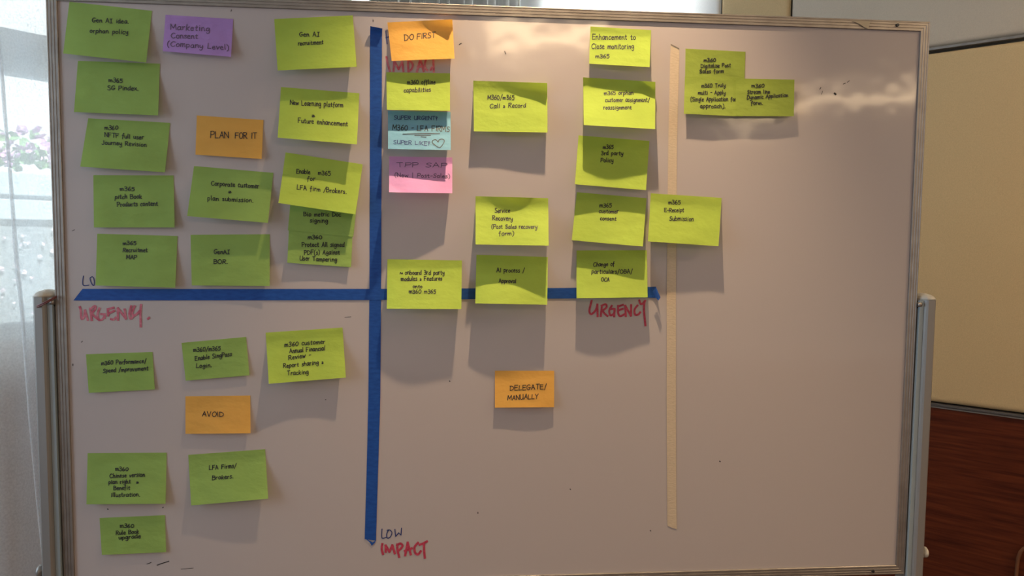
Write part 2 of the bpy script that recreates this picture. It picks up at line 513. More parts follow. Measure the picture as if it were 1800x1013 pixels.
pad('wall_panel', S_END, S_1391, Z_LINE + 0.010, CEIL - 0.01, M['pad_grey'],
    'pale padded wall panel above the grey strip, right of the board')
pad('wall_panel', S_END, S_1391 + 0.3, Z_RAIL + 0.005, Z_LINE - 0.006, M['pad'],
    'beige fabric wall panel between the grey strip and the wooden dado')
pad('wall_panel', S_1391, S_1268, Z_LINE + 0.010, CEIL - 0.01, M['pad'],
    'narrow beige padded panel just above the board, between two seams')
pad('wall_panel', S_1268, S_CORNER - 0.02, Z_LINE + 0.010, CEIL - 0.01, M['pad_lit'],
    'padded panel above the board, coloured white as if window-lit, beside the silver curtain')

b = bmesh.new()
bm_box(b, A0 - NR * 0.024 + DR * S_END + EZ * (Z_LINE + 0.001), DR, NR, EZ, S_CORNER - S_END - 0.03, 0.034, 0.010, 0.002)
tag(from_bm('trim_1', b, M['trim']), kind='structure')
b = bmesh.new()
bm_box(b, A0 - NR * 0.024 + DR * S_END + EZ * (Z_RAIL - 0.004), DR, NR, EZ, S_CORNER - S_END - 0.03, 0.046, 0.009, 0.002)
tag(from_bm('trim_2', b, M['trim_dark']), kind='structure')
b = bmesh.new()
bm_box(b, A0 - NR * 0.024 + DR * S_END + EZ * (Z_RAIL - 0.011), DR, NR, EZ, S_CORNER - S_END - 0.03, 0.043, 0.0055, 0.001)
tag(from_bm('trim_3', b, M['trim']), kind='structure')
b = bmesh.new()
bm_box(b, A0 - NR * 0.024 + DR * S_END + EZ * 0.10, DR, NR, EZ, S_CORNER - S_END - 0.03, 0.036, Z_RAIL - 0.112, 0.003)
dado = from_bm('wall_dado', b, M['wood'])
tag(dado, kind='structure')
b = bmesh.new()
bm_box(b, A0 - NR * 0.024 + DR * S_END, DR, NR, EZ, S_CORNER - S_END - 0.03, 0.05, 0.10, 0.004)
tag(from_bm('baseboard_right', b, M['wood']), kind='structure')

# window wall (runs from the corner towards the viewer's left)
NW = Vector((DW.y, -DW.x, 0)).normalized()
if NW.dot(CAM - C0) < 0: NW = -NW


def w_pt(px, py, off=0.0):
    return on_plane(px, py, C0 + NW * off, NW)


Z_SILL = w_pt(30, 600).z
Z_TR1, Z_TR0 = w_pt(40, 50).z, w_pt(40, 128).z
LWALL = 5.6
P0 = C0 - DW * LWALL
b = bmesh.new()
bm_box(b, P0 - NW * 0.12, DW, NW, EZ, LWALL + 0.1, 0.12, Z_SILL)
bm_box(b, P0 - NW * 0.12 + EZ * 2.92, DW, NW, EZ, LWALL + 0.1, 0.12, CEIL - 2.92)
tag(from_bm('wall_left', b, M['plaster']), kind='structure')
b = bmesh.new()
for (zz, hh) in ((Z_SILL, 0.05), (Z_TR0, Z_TR1 - Z_TR0), (2.87, 0.05)):
    bm_box(b, P0 - NW * 0.09 + EZ * zz, DW, NW, EZ, LWALL - 0.02, 0.06, hh, 0.004)
for k in range(5):
    bm_box(b, P0 + DW * (k * 1.38) - NW * 0.088 + EZ * (Z_SILL + 0.05), DW, NW, EZ, 0.05, 0.056, 2.87 - Z_SILL - 0.05, 0.004)
win = tag(from_bm('window_1', b, M['win']), kind='structure')
b = bmesh.new()
bm_box(b, P0 - NW * 0.064 + EZ * (Z_SILL + 0.05), DW, NW, EZ, LWALL - 0.03, 0.006, 2.82 - Z_SILL)
link_o = from_bm('pane', b, M['glass'], win)

mesh('floor', [(-7, -8, 0), (6, -8, 0), (6, 6, 0), (-7, 6, 0)], [(0, 1, 2, 3)], M['floor'])
tag(bpy.data.objects['floor'], kind='structure')
b = bmesh.new()
far = [C0 - NW * 0.12, C0 - NW * 0.12 - DW * 8.5, Vector((-6.5, -9, 0)), Vector((7, -9, 0)), A0 - DR * 6 - NR * 0.12]
vb = [b.verts.new((p.x, p.y, CEIL)) for p in far]
vt = [b.verts.new((p.x, p.y, CEIL + 0.15)) for p in far]
b.faces.new(vb)
b.faces.new(vt[::-1])
for i in range(5):
    j = (i + 1) % 5
    b.faces.new((vb[i], vb[j], vt[j], vt[i]))
tag(from_bm('ceiling', b, M['ceil']), kind='structure')

# outside: sunlit terrace, low painted planter with flowers, pale house wall
OUT = 3.4
n_out = C0 - NW * OUT
zt, zm, zb = (on_plane(40, y, n_out, NW).z for y in (304, 346, 386))
Z_GND = 0.25
b = bmesh.new()
bm_box(b, n_out - DW * 8 - NW * 2.5, DW, NW, EZ, 10, 2.5 + OUT - 0.13, Z_GND)
tag(from_bm('ground', b, M['paving']), kind='structure')
b = bmesh.new()
bm_box(b, n_out - DW * 8 - NW * 0.5 + EZ * Z_GND, DW, NW, EZ, 10, 0.46, zb - Z_GND)
planter = tag(from_bm('planter_wall', b, M['terrace']),
              'low stone planter wall with pale blue bands outside the window', 'planter')
b = bmesh.new()
bm_box(b, n_out - DW * 8 - NW * 0.5 + EZ * zb, DW, NW, EZ, 10, 0.5, zm - zb - 0.02, 0.008)
bm_box(b, n_out - DW * 8 - NW * 0.5 + EZ * (zm + 0.01), DW, NW, EZ, 10, 0.52, zt - zm - 0.01, 0.008)
bm_box(b, n_out - DW * 8 - NW * 0.47 + EZ * (zm - 0.02), DW, NW, EZ, 10, 0.45, 0.03)
from_bm('painted_band', b, M['planter'], planter)
b = bmesh.new()
rnd = random.Random(3)
pet = bmesh.new()
cc = on_plane(40, 290, n_out - NW * 0.25, NW)
for k in range(620):
    p = cc + DW * rnd.uniform(-0.9, 0.9) - NW * rnd.uniform(-0.2, 0.25)
    p.z = zt + 0.07 + abs(rnd.gauss(0, 0.12))
    tgt = pet if rnd.random() < 0.5 else b
    r0 = rnd.uniform(0.02, 0.05)
    d1 = Vector((rnd.uniform(-1, 1), rnd.uniform(-1, 1), rnd.uniform(-1, 1))).normalized()
    d2 = d1.orthogonal().normalized()
    d3 = d1.cross(d2)
    c1 = tgt.verts.new(p)
    ring = [tgt.verts.new(p + (d2 * math.cos(a * 1.2566) + d3 * math.sin(a * 1.2566)) * r0 + d1 * r0 * 0.4) for a in range(5)]
    for a in range(5):
        tgt.faces.new((c1, ring[a], ring[(a + 1) % 5]))
bush = tag(from_bm('flower_foliage', b, M['leaf']), 'green foliage with pink blossoms on the planter outside the window', 'flowers', kind='stuff')
from_bm('blossom', pet, M['petal'], bush)
bush.children[0]['kind'] = 'stuff'
b = bmesh.new()
for k in range(42):
    p = on_plane(rnd.uniform(-40, 100), rnd.uniform(398, 560), n_out + NW * -0.02, NW)
    a0, r0 = rnd.uniform(0, 6.28), rnd.uniform(0.010, 0.024)
    vs = [b.verts.new(p + (DW * math.cos(a0 + q * 1.2566) + EZ * math.sin(a0 + q * 1.2566)) * r0 * rnd.uniform(0.6, 1) + NW * (0.012 * (q % 2))) for q in range(5)]
    b.faces.new(vs)
tag(from_bm('climbing_blossoms', b, M['petal_pale']), 'pale pink blossoms climbing on the stone wall outside the window', 'flowers', kind='stuff')
b = bmesh.new()
bm_box(b, n_out - DW * 8 - NW * 2.4 + EZ * Z_GND, DW, NW, EZ, 10, 0.2, 5.5)
tag(from_bm('wall_outside', b, M['house']), kind='structure')


# curtains: wavy sheets hanging along the window wall
def drape(s0, s1, off, z0, z1, fold, amp, seed, n=None, lean=0.0):
    rn = random.Random(seed)
    n = n or int((s1 - s0) / 0.012)
    ph = [rn.uniform(0, 6.28) for _ in range(4)]
    rows = 16
    vs, fs = [], []
    for j in range(rows + 1):
        z = z0 + (z1 - z0) * j / rows
        for i in range(n + 1):
            s = s0 + (s1 - s0) * i / n
            k = 6.283 * s / fold
            d = amp * (0.62 * math.sin(k + ph[0] + 0.5 * math.sin(k * 0.37 + ph[1])) + 0.38 * math.sin(k * 0.43 + ph[2]))
            d *= 0.75 + 0.5 * (1 - j / rows)
            vs.append(C0 + DW * (s + lean * (1 - j / rows) * math.sin(k * 0.43)) + NW * (off + d) + EZ * z)
    for j in range(rows):
        for i in range(n):
            a = j * (n + 1) + i
            fs.append((a, a + 1, a + n + 2, a + n + 1))
    return vs, fs


def w_s(px, off):
    return (w_pt(px, 300, off) - (C0 + NW * off)).dot(DW)


vs, fs = drape(w_s(-160, 0.14), w_s(300, 0.14), 0.14, 0.03, 2.96, 0.30, 0.055, 5)
sheer = tag(mesh('sheer_curtain', vs, fs, M['sheer'], smooth=True),
    'white sheer curtain hanging at the window left of the board', 'curtain')
hv, hf = [], []
for k, (y, xa, xb) in enumerate(((-20, -14, -8), (100, -3, 5), (200, 5, 12), (300, 14, 21), (450, 24, 33), (560, 36, 44), (740, 50, 56), (860, 61, 67), (960, 71, 78), (1040, 79, 86))):
    for q in range(4):
        hv.append(w_pt(xa + (xb - xa) * q / 3, y, 0.225 + 0.006 * (q in (1, 2))))
        if k and q < 3:
            i = 4 * k + q
            hf.append((i, i + 1, i - 3, i - 4))
mesh('hem', hv, hf, M['sheer'], sheer, smooth=True)
vs, fs = drape(w_s(640, 0.12), -0.06, 0.062, 0.03, 2.96, 0.085, 0.058, 11)
cur = tag(mesh('curtain', vs, fs, M['curtain'], smooth=True),
    'silver grey curtain in tight vertical folds showing above the board', 'curtain')

# brown cord at the right edge
b = bmesh.new()
pts = [on_plane(x, y, A0 + NR * 0.03, NR) for x, y in ((1806, 962), (1800, 964), (1794, 970), (1790, 980), (1788, 994), (1786, 1015), (1784, 1040))]
bm_tube(b, pts, 0.006, 8)
tag(from_bm('cord', b, M['cord'], smooth=True), 'brown cord hanging against the wooden dado at the lower right', 'cord')

# ------------------------------------------------------------------ the whiteboard
W2, H2 = 0.90, 0.60
wb = empty('whiteboard', (0, 0.02, 0))
tag(wb, 'large framed whiteboard on a wheeled metal stand covered in sticky notes', 'whiteboard')
b = bmesh.new()
bm_box(b, (-W2 - 0.004, 0, BOARD_Z - H2 - 0.004), EX, EY, EZ, 2 * W2 + 0.008, 0.018, 2 * H2 + 0.008)
surface = from_bm('writing_surface', b, M['board'], wb)

PROF = [(0, 0.0005), (0, 0.0040), (0.0008, 0.0050), (0.0048, 0.0050), (0.0054, 0.0038), (0.0062, 0.0038), (0.0068, 0.0050),
        (0.0108, 0.0050), (0.0114, 0.0038), (0.0122, 0.0038), (0.0128, 0.0050), (0.0164, 0.0050), (0.0170, 0.0038), (0.0178, 0.0038),
        (0.0184, 0.0050), (0.0200, 0.0050), (0.0210, 0.0040), (0.0210, -0.0220), (0, -0.0220)]


def rail(c0, c1, out):
    """mitred frame rail between two inner corners; `out` points away from the board"""
    c0, c1, out = Vector(c0), Vector(c1), Vector(out)
    al = (c1 - c0).normalized()
    v, f = [], []
    for (t, p) in PROF:
        p = p * 0.75 if p > 0 else p
        v.append(c0 + out * t - al * t - EY * p)
        v.append(c1 + out * t + al * t - EY * p)
    n = len(PROF)
    for i in range(n):
        j = (i + 1) % n
        f.append((2 * i, 2 * i + 1, 2 * j + 1, 2 * j))
    f.append(tuple(2 * i for i in range(n))[::-1])
    f.append(tuple(2 * i + 1 for i in range(n)))
    bm = bmesh.new()
    bv = [bm.verts.new(q) for q in v]
    for q in f:
        bm.faces.new([bv[k] for k in q])
    return from_bm('frame_rail', bm, M['alu'], wb)


zt_, zb_ = BOARD_Z + H2, BOARD_Z - H2
rail((-W2, 0, zt_), (W2, 0, zt_), (0, 0, 1))
rail((-W2, 0, zb_), (W2, 0, zb_), (0, 0, -1))
rl = rail((-W2, 0, zb_), (-W2, 0, zt_), (-1, 0, 0))
rr_ = rail((W2, 0, zb_), (W2, 0, zt_), (1, 0, 0))


def disc(name, px, py, lift, r, m, parent, depth=0.0008):
    c = on_board(px, py, lift)
    bm = bmesh.new()
    bm_tube(bm, [c + EY * 0.001, c - EY * depth], r, 14)
    return from_bm(name, bm, m, parent)


disc('screw_hole', 1578, 44, 0.0051, 0.0034, M['black'], wb)
disc('screw_hole', 1535, 1005, 0.0051, 0.0034, M['black'], wb)

# posts
PW = 0.036
POSTP = [(0, 0.004), (0.010, -0.006), (0.013, -0.013), (0.016, -0.016), (0.031, -0.016), (0.035, -0.013), (0.036, -0.008), (0.036, 0.034),
         (0.034, 0.037), (0.002, 0.037), (0, 0.034)]
TOPZ = on_board(1626, 527, 0.0).z


def post(side):
    x0 = side * (W2 + 0.0235)
    bm = bmesh.new()
    lo = [bm.verts.new((x0 + side * x, y, 0.07)) for x, y in POSTP]
    hi = [bm.verts.new((x0 + side * x, y, TOPZ)) for x, y in POSTP]
    n = len(POSTP)
    for i in range(n):
        j = (i + 1) % n
        bm.faces.new((lo[i], lo[j], hi[j], hi[i]))
    bm.faces.new(lo)
    bm.faces.new(hi)
    p = from_bm('post', bm, M['post'], wb)
    bm = bmesh.new()
    bm_box(bm, (x0 + side * 0.0005 if side > 0 else x0 - 0.0105, -0.0085, 0.08), EX, EY, EZ, 0.010, 0.008, TOPZ - 0.082, 0.0008)
    from_bm('post_channel', bm, M['channel'], p)
    # rounded cap
    bm = bmesh.new()
    rings = []
    cxm, cym = 0.018, 0.010
    for k in range(6):
        a = k / 5 * math.pi / 2
        sc = max(0.25, math.cos(a)) if k else 1.02
        rings.append([bm.verts.new((x0 + side * (cxm + (x - cxm) * sc), cym + (y - cym) * sc, TOPZ + 0.014 * math.sin(a))) for x, y in POSTP])
    for r0, r1 in zip(rings, rings[1:]):
        for i in range(n):
            j = (i + 1) % n
            bm.faces.new((r0[i], r0[j], r1[j], r1[i]))
    bm.faces.new(rings[0][::-1])
    bm.faces.new(rings[-1])
    from_bm('post_cap', bm, M['cap'], p, smooth=True)
    # pivot pin between post and frame
    bm = bmesh.new()
    zc = on_board(1612, 536, 0).z
    bm_tube(bm, [(side * (W2 + 0.0205), 0.004, zc), (side * (W2 + 0.030), 0.004, zc)], 0.0095, 14)
    from_bm('pivot', bm, M['black'], wb, smooth=True)
    bm = bmesh.new()
    bm_tube(bm, [(side * (W2 + 0.0208), -0.0065, zc + 0.001), (side * (W2 + 0.028), -0.0065, zc + 0.001)], 0.0055, 12)
    from_bm('pivot_bolt', bm, M['alu'], wb, smooth=True)
    # thumb knob low on the outer face
    zk = on_board(1622, 970, 0).z if side > 0 else on_board(76, 1003, 0).z
    bm = bmesh.new()
    xk = x0 + side * PW
    bm_tube(bm, [(xk, -0.002, zk), (xk + side * 0.003, -0.002, zk), (xk + side * 0.004, -0.002, zk), (xk + side * 0.011, -0.002, zk), (xk + side * 0.013, -0.002, zk)],
            lambda t: 0.006 if t < 0.3 else (0.012 if t < 0.9 else 0.009), 16)
    from_bm('thumb_knob', bm, M['cap'] if side > 0 else M['post'], wb, smooth=True)
    # foot with castors
    bm = bmesh.new()
    xc = x0 + side * PW / 2
    bm_box(bm, (xc - 0.022, -0.30, 0.075), EX, EY, EZ, 0.044, 0.64, 0.03, 0.006)
    from_bm('foot', bm, M['post'], wb)
    for yy in (-0.26, 0.30):
        bm = bmesh.new()
        bm_tube(bm, [(xc - 0.012, yy, 0.031), (xc + 0.012, yy, 0.031)], 0.030, 20)
        bm_tube(bm, [(xc, yy, 0.03), (xc, yy, 0.08)], 0.006, 10)
        from_bm('castor', bm, M['black'], wb, smooth=False)
    return p


post(-1)
post(1)
# lower crossbar end visible under the frame corner
b = bmesh.new()
cb = on_board(1584, 1014, -0.02)
bm_box(b, (-W2 - 0.02, 0.004, cb.z - 0.03), EX, EY, EZ, 2 * W2 + 0.04, 0.02, 0.028, 0.003)
from_bm('crossbar', b, M['post'], wb)

# red-brown wire wrapped round the left post
b = bmesh.new()
wp = [on_board(x, y, l) for x, y, l in ((65, 538, 0.018), (70, 536, 0.022), (78, 532, 0.023), (88, 527, 0.021), (95, 523, 0.014), (99, 521, 0.006))]
bm_tube(b, wp, 0.0016, 8)
wp2 = [p + EZ * -0.0028 for p in wp]
bm_tube(b, wp2, 0.0014, 8)
tag(from_bm('wire', b, M['wire'], smooth=True), 'red brown wire tied round the top of the left metal post', 'wire')

# small dark marks left on the board
vv, ff = [], []


def flat(l):
    return lambda x, y: on_board(x, y, l)


for st, wd in (([(1467, 164), (1469, 166)], 3.2), ([(1443, 154), (1441, 157)], 1.2), ([(1446, 160), (1444, 166)], 0.8), ([(1482, 148), (1486, 146)], 1.2),
               ([(1489, 145), (1493, 142)], 1.0), ([(887, 90), (889, 95)], 1.2), ([(807, 78), (811, 76)], 1.2), ([(276, 994), (284, 991), (297, 987)], 1.4),
               ([(258, 992), (266, 989)], 0.9), ([(318, 1001), (340, 999)], 0.8), ([(128, 640), (128, 643)], 1.4), ([(131, 404), (127, 406)], 1.0),
               ([(790, 670), (791, 671)], 1.6), ([(190, 896), (189, 895)], 1.8), ([(286, 893), (287, 892)], 1.8), ([(606, 558), (617, 557)], 0.9), ([(572, 703), (573, 703)], 1.4),
               ([(143, 602), (145, 600)], 1.2), ([(1265, 811), (1266, 812)], 2.0), ([(1002, 860), (1003, 861)], 1.5), ([(1143, 933), (1144, 934)], 1.5), ([(840, 901), (840, 903)], 1.6), ([(407, 17), (406, 20)], 1.2), ([(656, 35), (656, 38)], 1.2)):
    ribbon(vv, ff, st, wd, flat(0.0004))
mesh('ink_speck', vv, ff, M['ink'], surface)['kind'] = 'stuff'


def marker(name, strokes, off, sc, width, m, label, smooth=True):
    vv, ff = [], []
    for st in strokes:
        p = [(off[0] + x / sc, off[1] + y / sc) for x, y in st]
        ribbon(vv, ff, catmull(p, 6) if smooth and len(p) > 2 else p, width, flat(0.0005 + 0.00002 * len(vv) / 40))
    o = mesh(name, vv, ff, m, surface)
    o['label'] = label
    return o


marker('marker_writing', [[(85, 505), (100, 560), (112, 680), (150, 650), (162, 555)], [(162, 555), (205, 700)],
                          [(240, 525), (262, 705)], [(240, 545), (305, 492), (318, 525), (262, 600)], [(262, 600), (310, 650), (375, 700)],
                          [(378, 525), (350, 610), (365, 690), (420, 690), (455, 625), (400, 610)], [(455, 610), (455, 670)],
                          [(500, 535), (505, 635)], [(500, 540), (590, 515)], [(508, 605), (600, 562)], [(545, 685), (590, 690), (622, 660)],
                          [(652, 700), (650, 525)], [(650, 525), (770, 680)], [(770, 680), (750, 540)],
                          [(850, 490), (822, 600), (840, 682), (895, 625)], [(900, 492), (862, 600), (900, 632), (985, 555)], [(995, 472), (985, 600), (990, 798)],
                          [(1095, 682), (1115, 665)]], (130, 480), 8.44, 4.0, M['red_faded'], 'worn red marker word URGENCY under the left end of the blue tape')
marker('marker_writing', [[(140, 45), (128, 150), (150, 188), (222, 180)], [(270, 55), (238, 80), (258, 150), (290, 188), (302, 140), (290, 75), (268, 55)]],
       (130, 480), 8.44, 1.6, M['navy'], 'dark blue letters LO beside a green note')
marker('marker_writing', [[(880, 155), (864, 225), (878, 250), (908, 222), (920, 185)], [(920, 180), (922, 266)],
                          [(952, 190), (944, 265)], [(948, 192), (978, 180), (984, 202), (955, 226)], [(955, 226), (970, 245), (992, 264)],
                          [(1022, 190), (1004, 225), (1012, 258), (1036, 246), (1041, 215), (1018, 214)], [(1041, 212), (1038, 268)],
                          [(1066, 190), (1066, 240), (1080, 264), (1112, 250)], [(1066, 196), (1102, 184)], [(1066, 224), (1100, 212)],
                          [(1120, 266), (1116, 190)], [(1116, 190), (1156, 262)], [(1156, 262), (1158, 185)],
                          [(1203, 188), (1182, 218), (1186, 254), (1208, 252), (1222, 236)],
                          [(1215, 152), (1224, 178), (1238, 176)], [(1257, 155), (1238, 178)], [(1252, 160), (1248, 220), (1258, 330)]],
       (820, 490), 4.0, 3.6, M['red'], 'red marker word URGENCY under the right end of the blue tape')
marker('marker_writing', [[(440, 645), (430, 720), (450, 800)], [(490, 768), (488, 668)], [(488, 668), (545, 765)], [(545, 765), (588, 665)], [(588, 665), (625, 790)],
                          [(662, 650), (665, 740), (690, 842)], [(655, 672), (705, 640), (738, 680), (680, 748)],
                          [(778, 820), (815, 625)], [(815, 625), (862, 805)], [(770, 752), (880, 712)],
                          [(972, 628), (920, 690), (925, 775), (968, 802), (1012, 752)], [(990, 660), (1045, 640), (1105, 608)], [(1056, 640), (1060, 750), (1070, 855)]],
       (620, 880), 8.443, 4.0, M['red'], 'red marker word IMPACT at the foot of the blue tape')
marker('marker_writing', [[(435, 425), (430, 540), (450, 562), (502, 545)], [(510, 445), (550, 440), (582, 480), (560, 540), (515, 560), (505, 500), (532, 440)],
                          [(625, 430), (638, 535)], [(638, 535), (682, 482)], [(682, 482), (718, 515)], [(718, 515), (725, 410)]],
       (620, 880), 8.443, 1.6, M['navy'], 'dark blue word LOW at the foot of the blue tape')
marker('marker_writing', [[(590, 245), (600, 340), (613, 478)], [(592, 366), (655, 350)]], (620, 30), 10.13, 1.8, M['navy'], 'dark blue letter H beside the top orange note')
marker('marker_writing', [[(95, 710), (120, 840), (155, 965)], [(232, 770), (220, 965)], [(232, 780), (310, 930)], [(310, 930), (372, 800)], [(372, 800), (398, 970)],
                          [(478, 770), (482, 970)], [(500, 770), (560, 840), (540, 930), (485, 968)], [(635, 975), (698, 750)], [(698, 750), (758, 968)], [(645, 895), (742, 872)],
                          [(795, 760), (775, 850), (790, 920), (825, 950)], [(928, 750), (936, 978)], [(880, 945), (902, 895)]],
       (670, 30), 10.13, 3.6, M['red_faded'], 'red marker word IMPACT half hidden by the top orange note')


# ------------------------------------------------------------------ tapes
def strip(name, left, right, lift, m, label):
    """tape: two matching edge polylines (picture points) and the lift along them"""
    n = 60

    def at(pl, t):
        k = t * (len(pl) - 1)
        i = min(int(k), len(pl) - 2)
        f = k - i
        return (pl[i][0] * (1 - f) + pl[i + 1][0] * f, pl[i][1] * (1 - f) + pl[i + 1][1] * f)
    vs, fs = [], []
    ts = sorted({i / n for i in range(n + 1)} | {i / (len(left) - 1) for i in range(len(left))})
    for i, t in enumerate(ts):
        l, r = at(left, t), at(right, t)
        for q in range(5):
            u = q / 4
            vs.append(on_board(l[0] * (1 - u) + r[0] * u, l[1] * (1 - u) + r[1] * u, lift(t, u)))
    for i in range(len(ts) - 1):
        for q in range(4):
            a = i * 5 + q
            fs.append((a, a + 1, a + 6, a + 5))
    o = mesh(name, vs, fs, m)
    return tag(o, label, 'tape')


strip('blue_tape', [(651, 46), (650.5, 60), (650.3, 250), (649.5, 500), (647.5, 700), (644, 850), (641.5, 930), (641, 948)],
      [(672, 50), (671.5, 64), (671, 250), (670, 500), (668.5, 700), (664, 850), (661.5, 930), (661, 951)],
      lambda t, u: 0.0007 + 0.012 * max(0, 1 - t / 0.16) ** 2, M['tape_blue'], 'long vertical strip of blue painter tape dividing the board')
strip('blue_tape', [(145, 508), (300, 508.2), (500, 508.2), (650, 508), (800, 507.3), (963, 506.6), (1090, 505.4), (1140, 504.6), (1153, 504)],
      [(129, 528.5), (300, 528.3), (500, 528), (650, 527.6), (800, 526.4), (963, 525.2), (1090, 524.2), (1140, 523.6), (1160, 524)],
      lambda t, u: 0.0012 + 0.010 * max(0, (t - 0.9) / 0.1) ** 2 * u, M['tape_blue'], 'long horizontal strip of blue painter tape crossing the vertical one')
# folded tape ends
def fold(name, pts, lifts, parent):
    mesh(name, [on_board(x, y, l) for (x, y), l in zip(pts, lifts)], [tuple(range(len(pts)))], M['tape_blue'], parent)


tb1, tb2 = bpy.data.objects['blue_tape'], bpy.data.objects['blue_tape.001']
fold('folded_end', [(641, 946), (648, 950), (655, 954), (661, 950), (659, 954.5), (653.5, 960), (649.5, 953.5)], [0.0012] * 7, tb1)
fold('folded_end', [(1147, 513), (1153, 504.5), (1161, 523), (1157.5, 528.5), (1152, 523)], [0.012, 0.012, 0.014, 0.016, 0.012], tb2)
strip('masking_tape', [(1179, 77), (1178, 100), (1174.7, 250), (1173, 400), (1172, 520), (1172, 740), (1173, 900), (1173.5, 925)],
      [(1194, 85), (1194, 104), (1190, 250), (1189, 400), (1188, 520), (1188, 740), (1189, 900), (1189.5, 931)],
      lambda t, u: 0.0009 + 0.0012 * max(0, 1 - t / 0.02), M['tape_mask'], 'long vertical strip of beige masking tape right of the notes')
ct = mesh('clear_tape', [on_board(x, y, 0.0054) for x, y in ((1497, 36), (1530.5, 37), (1528, 43), (1526.5, 50.5), (1519, 48), (1511, 42.5))],
          [(0, 1, 2, 3, 4, 5)], M['tape_clear'])
tag(ct, 'scrap of yellowed clear tape on the top frame near the right corner', 'tape')

# ------------------------------------------------------------------ sticky notes
#  quad TL TR BR BL (picture points), paper, lift of the bottom edge (m), label, lines of writing, options
N = []


def note(quad, paper_, lift, label, lines, **kw):
    N.append((quad, paper_, lift, label, lines, kw))


LG, LM = 'green', 'lime'  # same paper: LG tinted for cool daylight, LM for the warm lamp
note([(122, 3), (267, 19), (257, 110), (111, 94)], LG, 0.016, 'green sticky note reading Gen AI idea orphan policy, in the top left corner',
     [('Gen AÎ idea.', 162, 226, 39, 41.5, 9), ('orphan policy', 158, 225, 57.5, 60, 9)])
note([(137, 107), (281, 112), (278, 203), (130, 197)], LG, 0.012, 'green sticky note reading SG Pindex, second down the far left column',
     [('m365', 191, 215, 144, 145.5, 8.5), ('SG Pindex.', 189, 243, 158, 159, 9)])
note([(155, 208), (299, 216), (290, 303), (141, 293)], LG, 0.014, 'green sticky note reading NFTF full user journey revision',
     [('m360', 184, 207, 228, 228, 8.5), ('NFTF full user', 184, 252, 241, 245, 9), ('Journey Revision', 179, 257, 254, 258, 9)])
note([(164, 308), (305, 308.5), (307, 400), (165, 400)], LG, 0.008, 'green sticky note reading Pitch Book products content',
     [('m365', 211, 236, 335.5, 335.5, 8), ('pitch Book', 202, 249, 350, 349, 9), ('Products content', 206, 277, 363.5, 361.5, 9)])
note([(171, 411), (312, 415), (308, 506), (168, 502)], LG, 0.009, 'green sticky note reading Recruitmet MAP, just above the left end of the blue tape',
     [('m365', 216, 239, 430.5, 430.5, 8), ('Recruitmet', 216, 259, 443, 443, 8.5), ('MAP', 222, 240, 456, 456, 8.5)])
note([(291, 26), (410, 33.5), (406, 100), (286, 90)], 'purple', 0.010, 'purple sticky note reading Marketing Consent (Company Level)',
     [('Marketing', 300, 368, 52, 55, 12), ('Consent', 301, 347, 67, 68, 11), ('(Company Level)', 294, 402, 81, 88, 11)], ink='pen', width=1.3)
note([(346, 203), (463, 211), (460, 279.5), (343.5, 272)], 'orange', 0.007, 'orange sticky note reading PLAN FOR IT, left of the blue tape',
     [('PLAN', 370, 402, 242.5, 243, 13.5), ('FOR IT', 413, 451, 243, 244, 12.5)])
note([(341, 292), (480.5, 304), (471, 392), (329, 380)], LG, 0.022, 'green sticky note reading Corporate customer plan submission',
     [('Corporate customer', 371.5, 455, 326, 331, 9.5), ('&', 401, 406, 340, 340, 8), ('plan submission.', 365, 445, 352, 356, 9)])
note([(335, 413), (474, 412), (474, 503), (337, 502)], LG, 0.009, 'green sticky note reading GenAI BOR, above the blue tape',
     [('GenAÎ', 376, 403, 446.5, 446.5, 9), ('BOR.', 376, 400, 464, 464, 9)])
note([(482, 33.5), (620, 27), (627, 117.5), (488, 124)], LM, 0.020, 'lime sticky note reading Gen AI recruitment, topmost left of the vertical blue tape',
     [('Gen AÎ', 526.5, 561, 64, 64, 9), ('recruitment', 524, 568, 80, 77.5, 9)])
note([(494, 153), (631.5, 164), (627.5, 254), (488, 242)], LM, 0.030, 'lime sticky note reading New Learning platform and Future enhancement',
     [('New Learning platform', 510, 603, 184, 189, 10), ('&', 548, 553, 206, 206, 8), ('Future enhancement', 524, 611, 216, 222, 10)])
note([(511, 352), (627, 360), (621, 417), (506, 405)], LG, 0.003, 'green sticky note reading Bio metric Doc signing, tucked under a tilted lime note',
     [('Bio metric Doc', 534, 599, 380, 380.5, 8.5), ('signing', 545, 576, 391, 392, 9)])
note([(508, 401), (620, 408), (617, 470), (505, 462)], LG, 0.006, 'green sticky note reading Protect All signed PDFs Against User Tampering',
     [('m360', 541, 566, 420.5, 420.5, 8), ('Protect All signed', 531, 605, 434, 434, 9), ('PDF(s) Against', 535, 597, 448, 447, 9), ('User Tampering', 527, 592, 457.5, 460, 9)], base=0.002)
note([(502, 268), (637.5, 289), (625, 377), (489.5, 357)], LM, 0.024, 'tilted lime sticky note reading Enable for LFA firm and Brokers',
     [('Enable', 521, 545, 304.5, 306, 9), ('m365', 559, 581, 307, 309, 9), ('for', 540, 554, 318, 318, 9), ('LFA firm /Brokers.', 522, 609, 333, 341, 9.5)], base=0.003)
note([(151, 623), (268, 619), (272, 685), (156, 691)], LG, 0.004, 'small green sticky note reading Performance Speed improvement',
     [('m360 Performance/', 178, 257, 642, 638, 8.5), ('Speed /mprovement', 181, 260, 655.5, 651, 8.5)])
note([(319, 603), (432.5, 592.5), (438.5, 660), (326.5, 669.5)], LG, 0.004, 'small tilted green sticky note with three lines ending in Login',
     [('m360/m365', 340, 387, 619, 616, 9), ('Enable SingPass', 343, 407, 634, 626, 9), ('Login.', 345, 372, 647, 645, 9)])
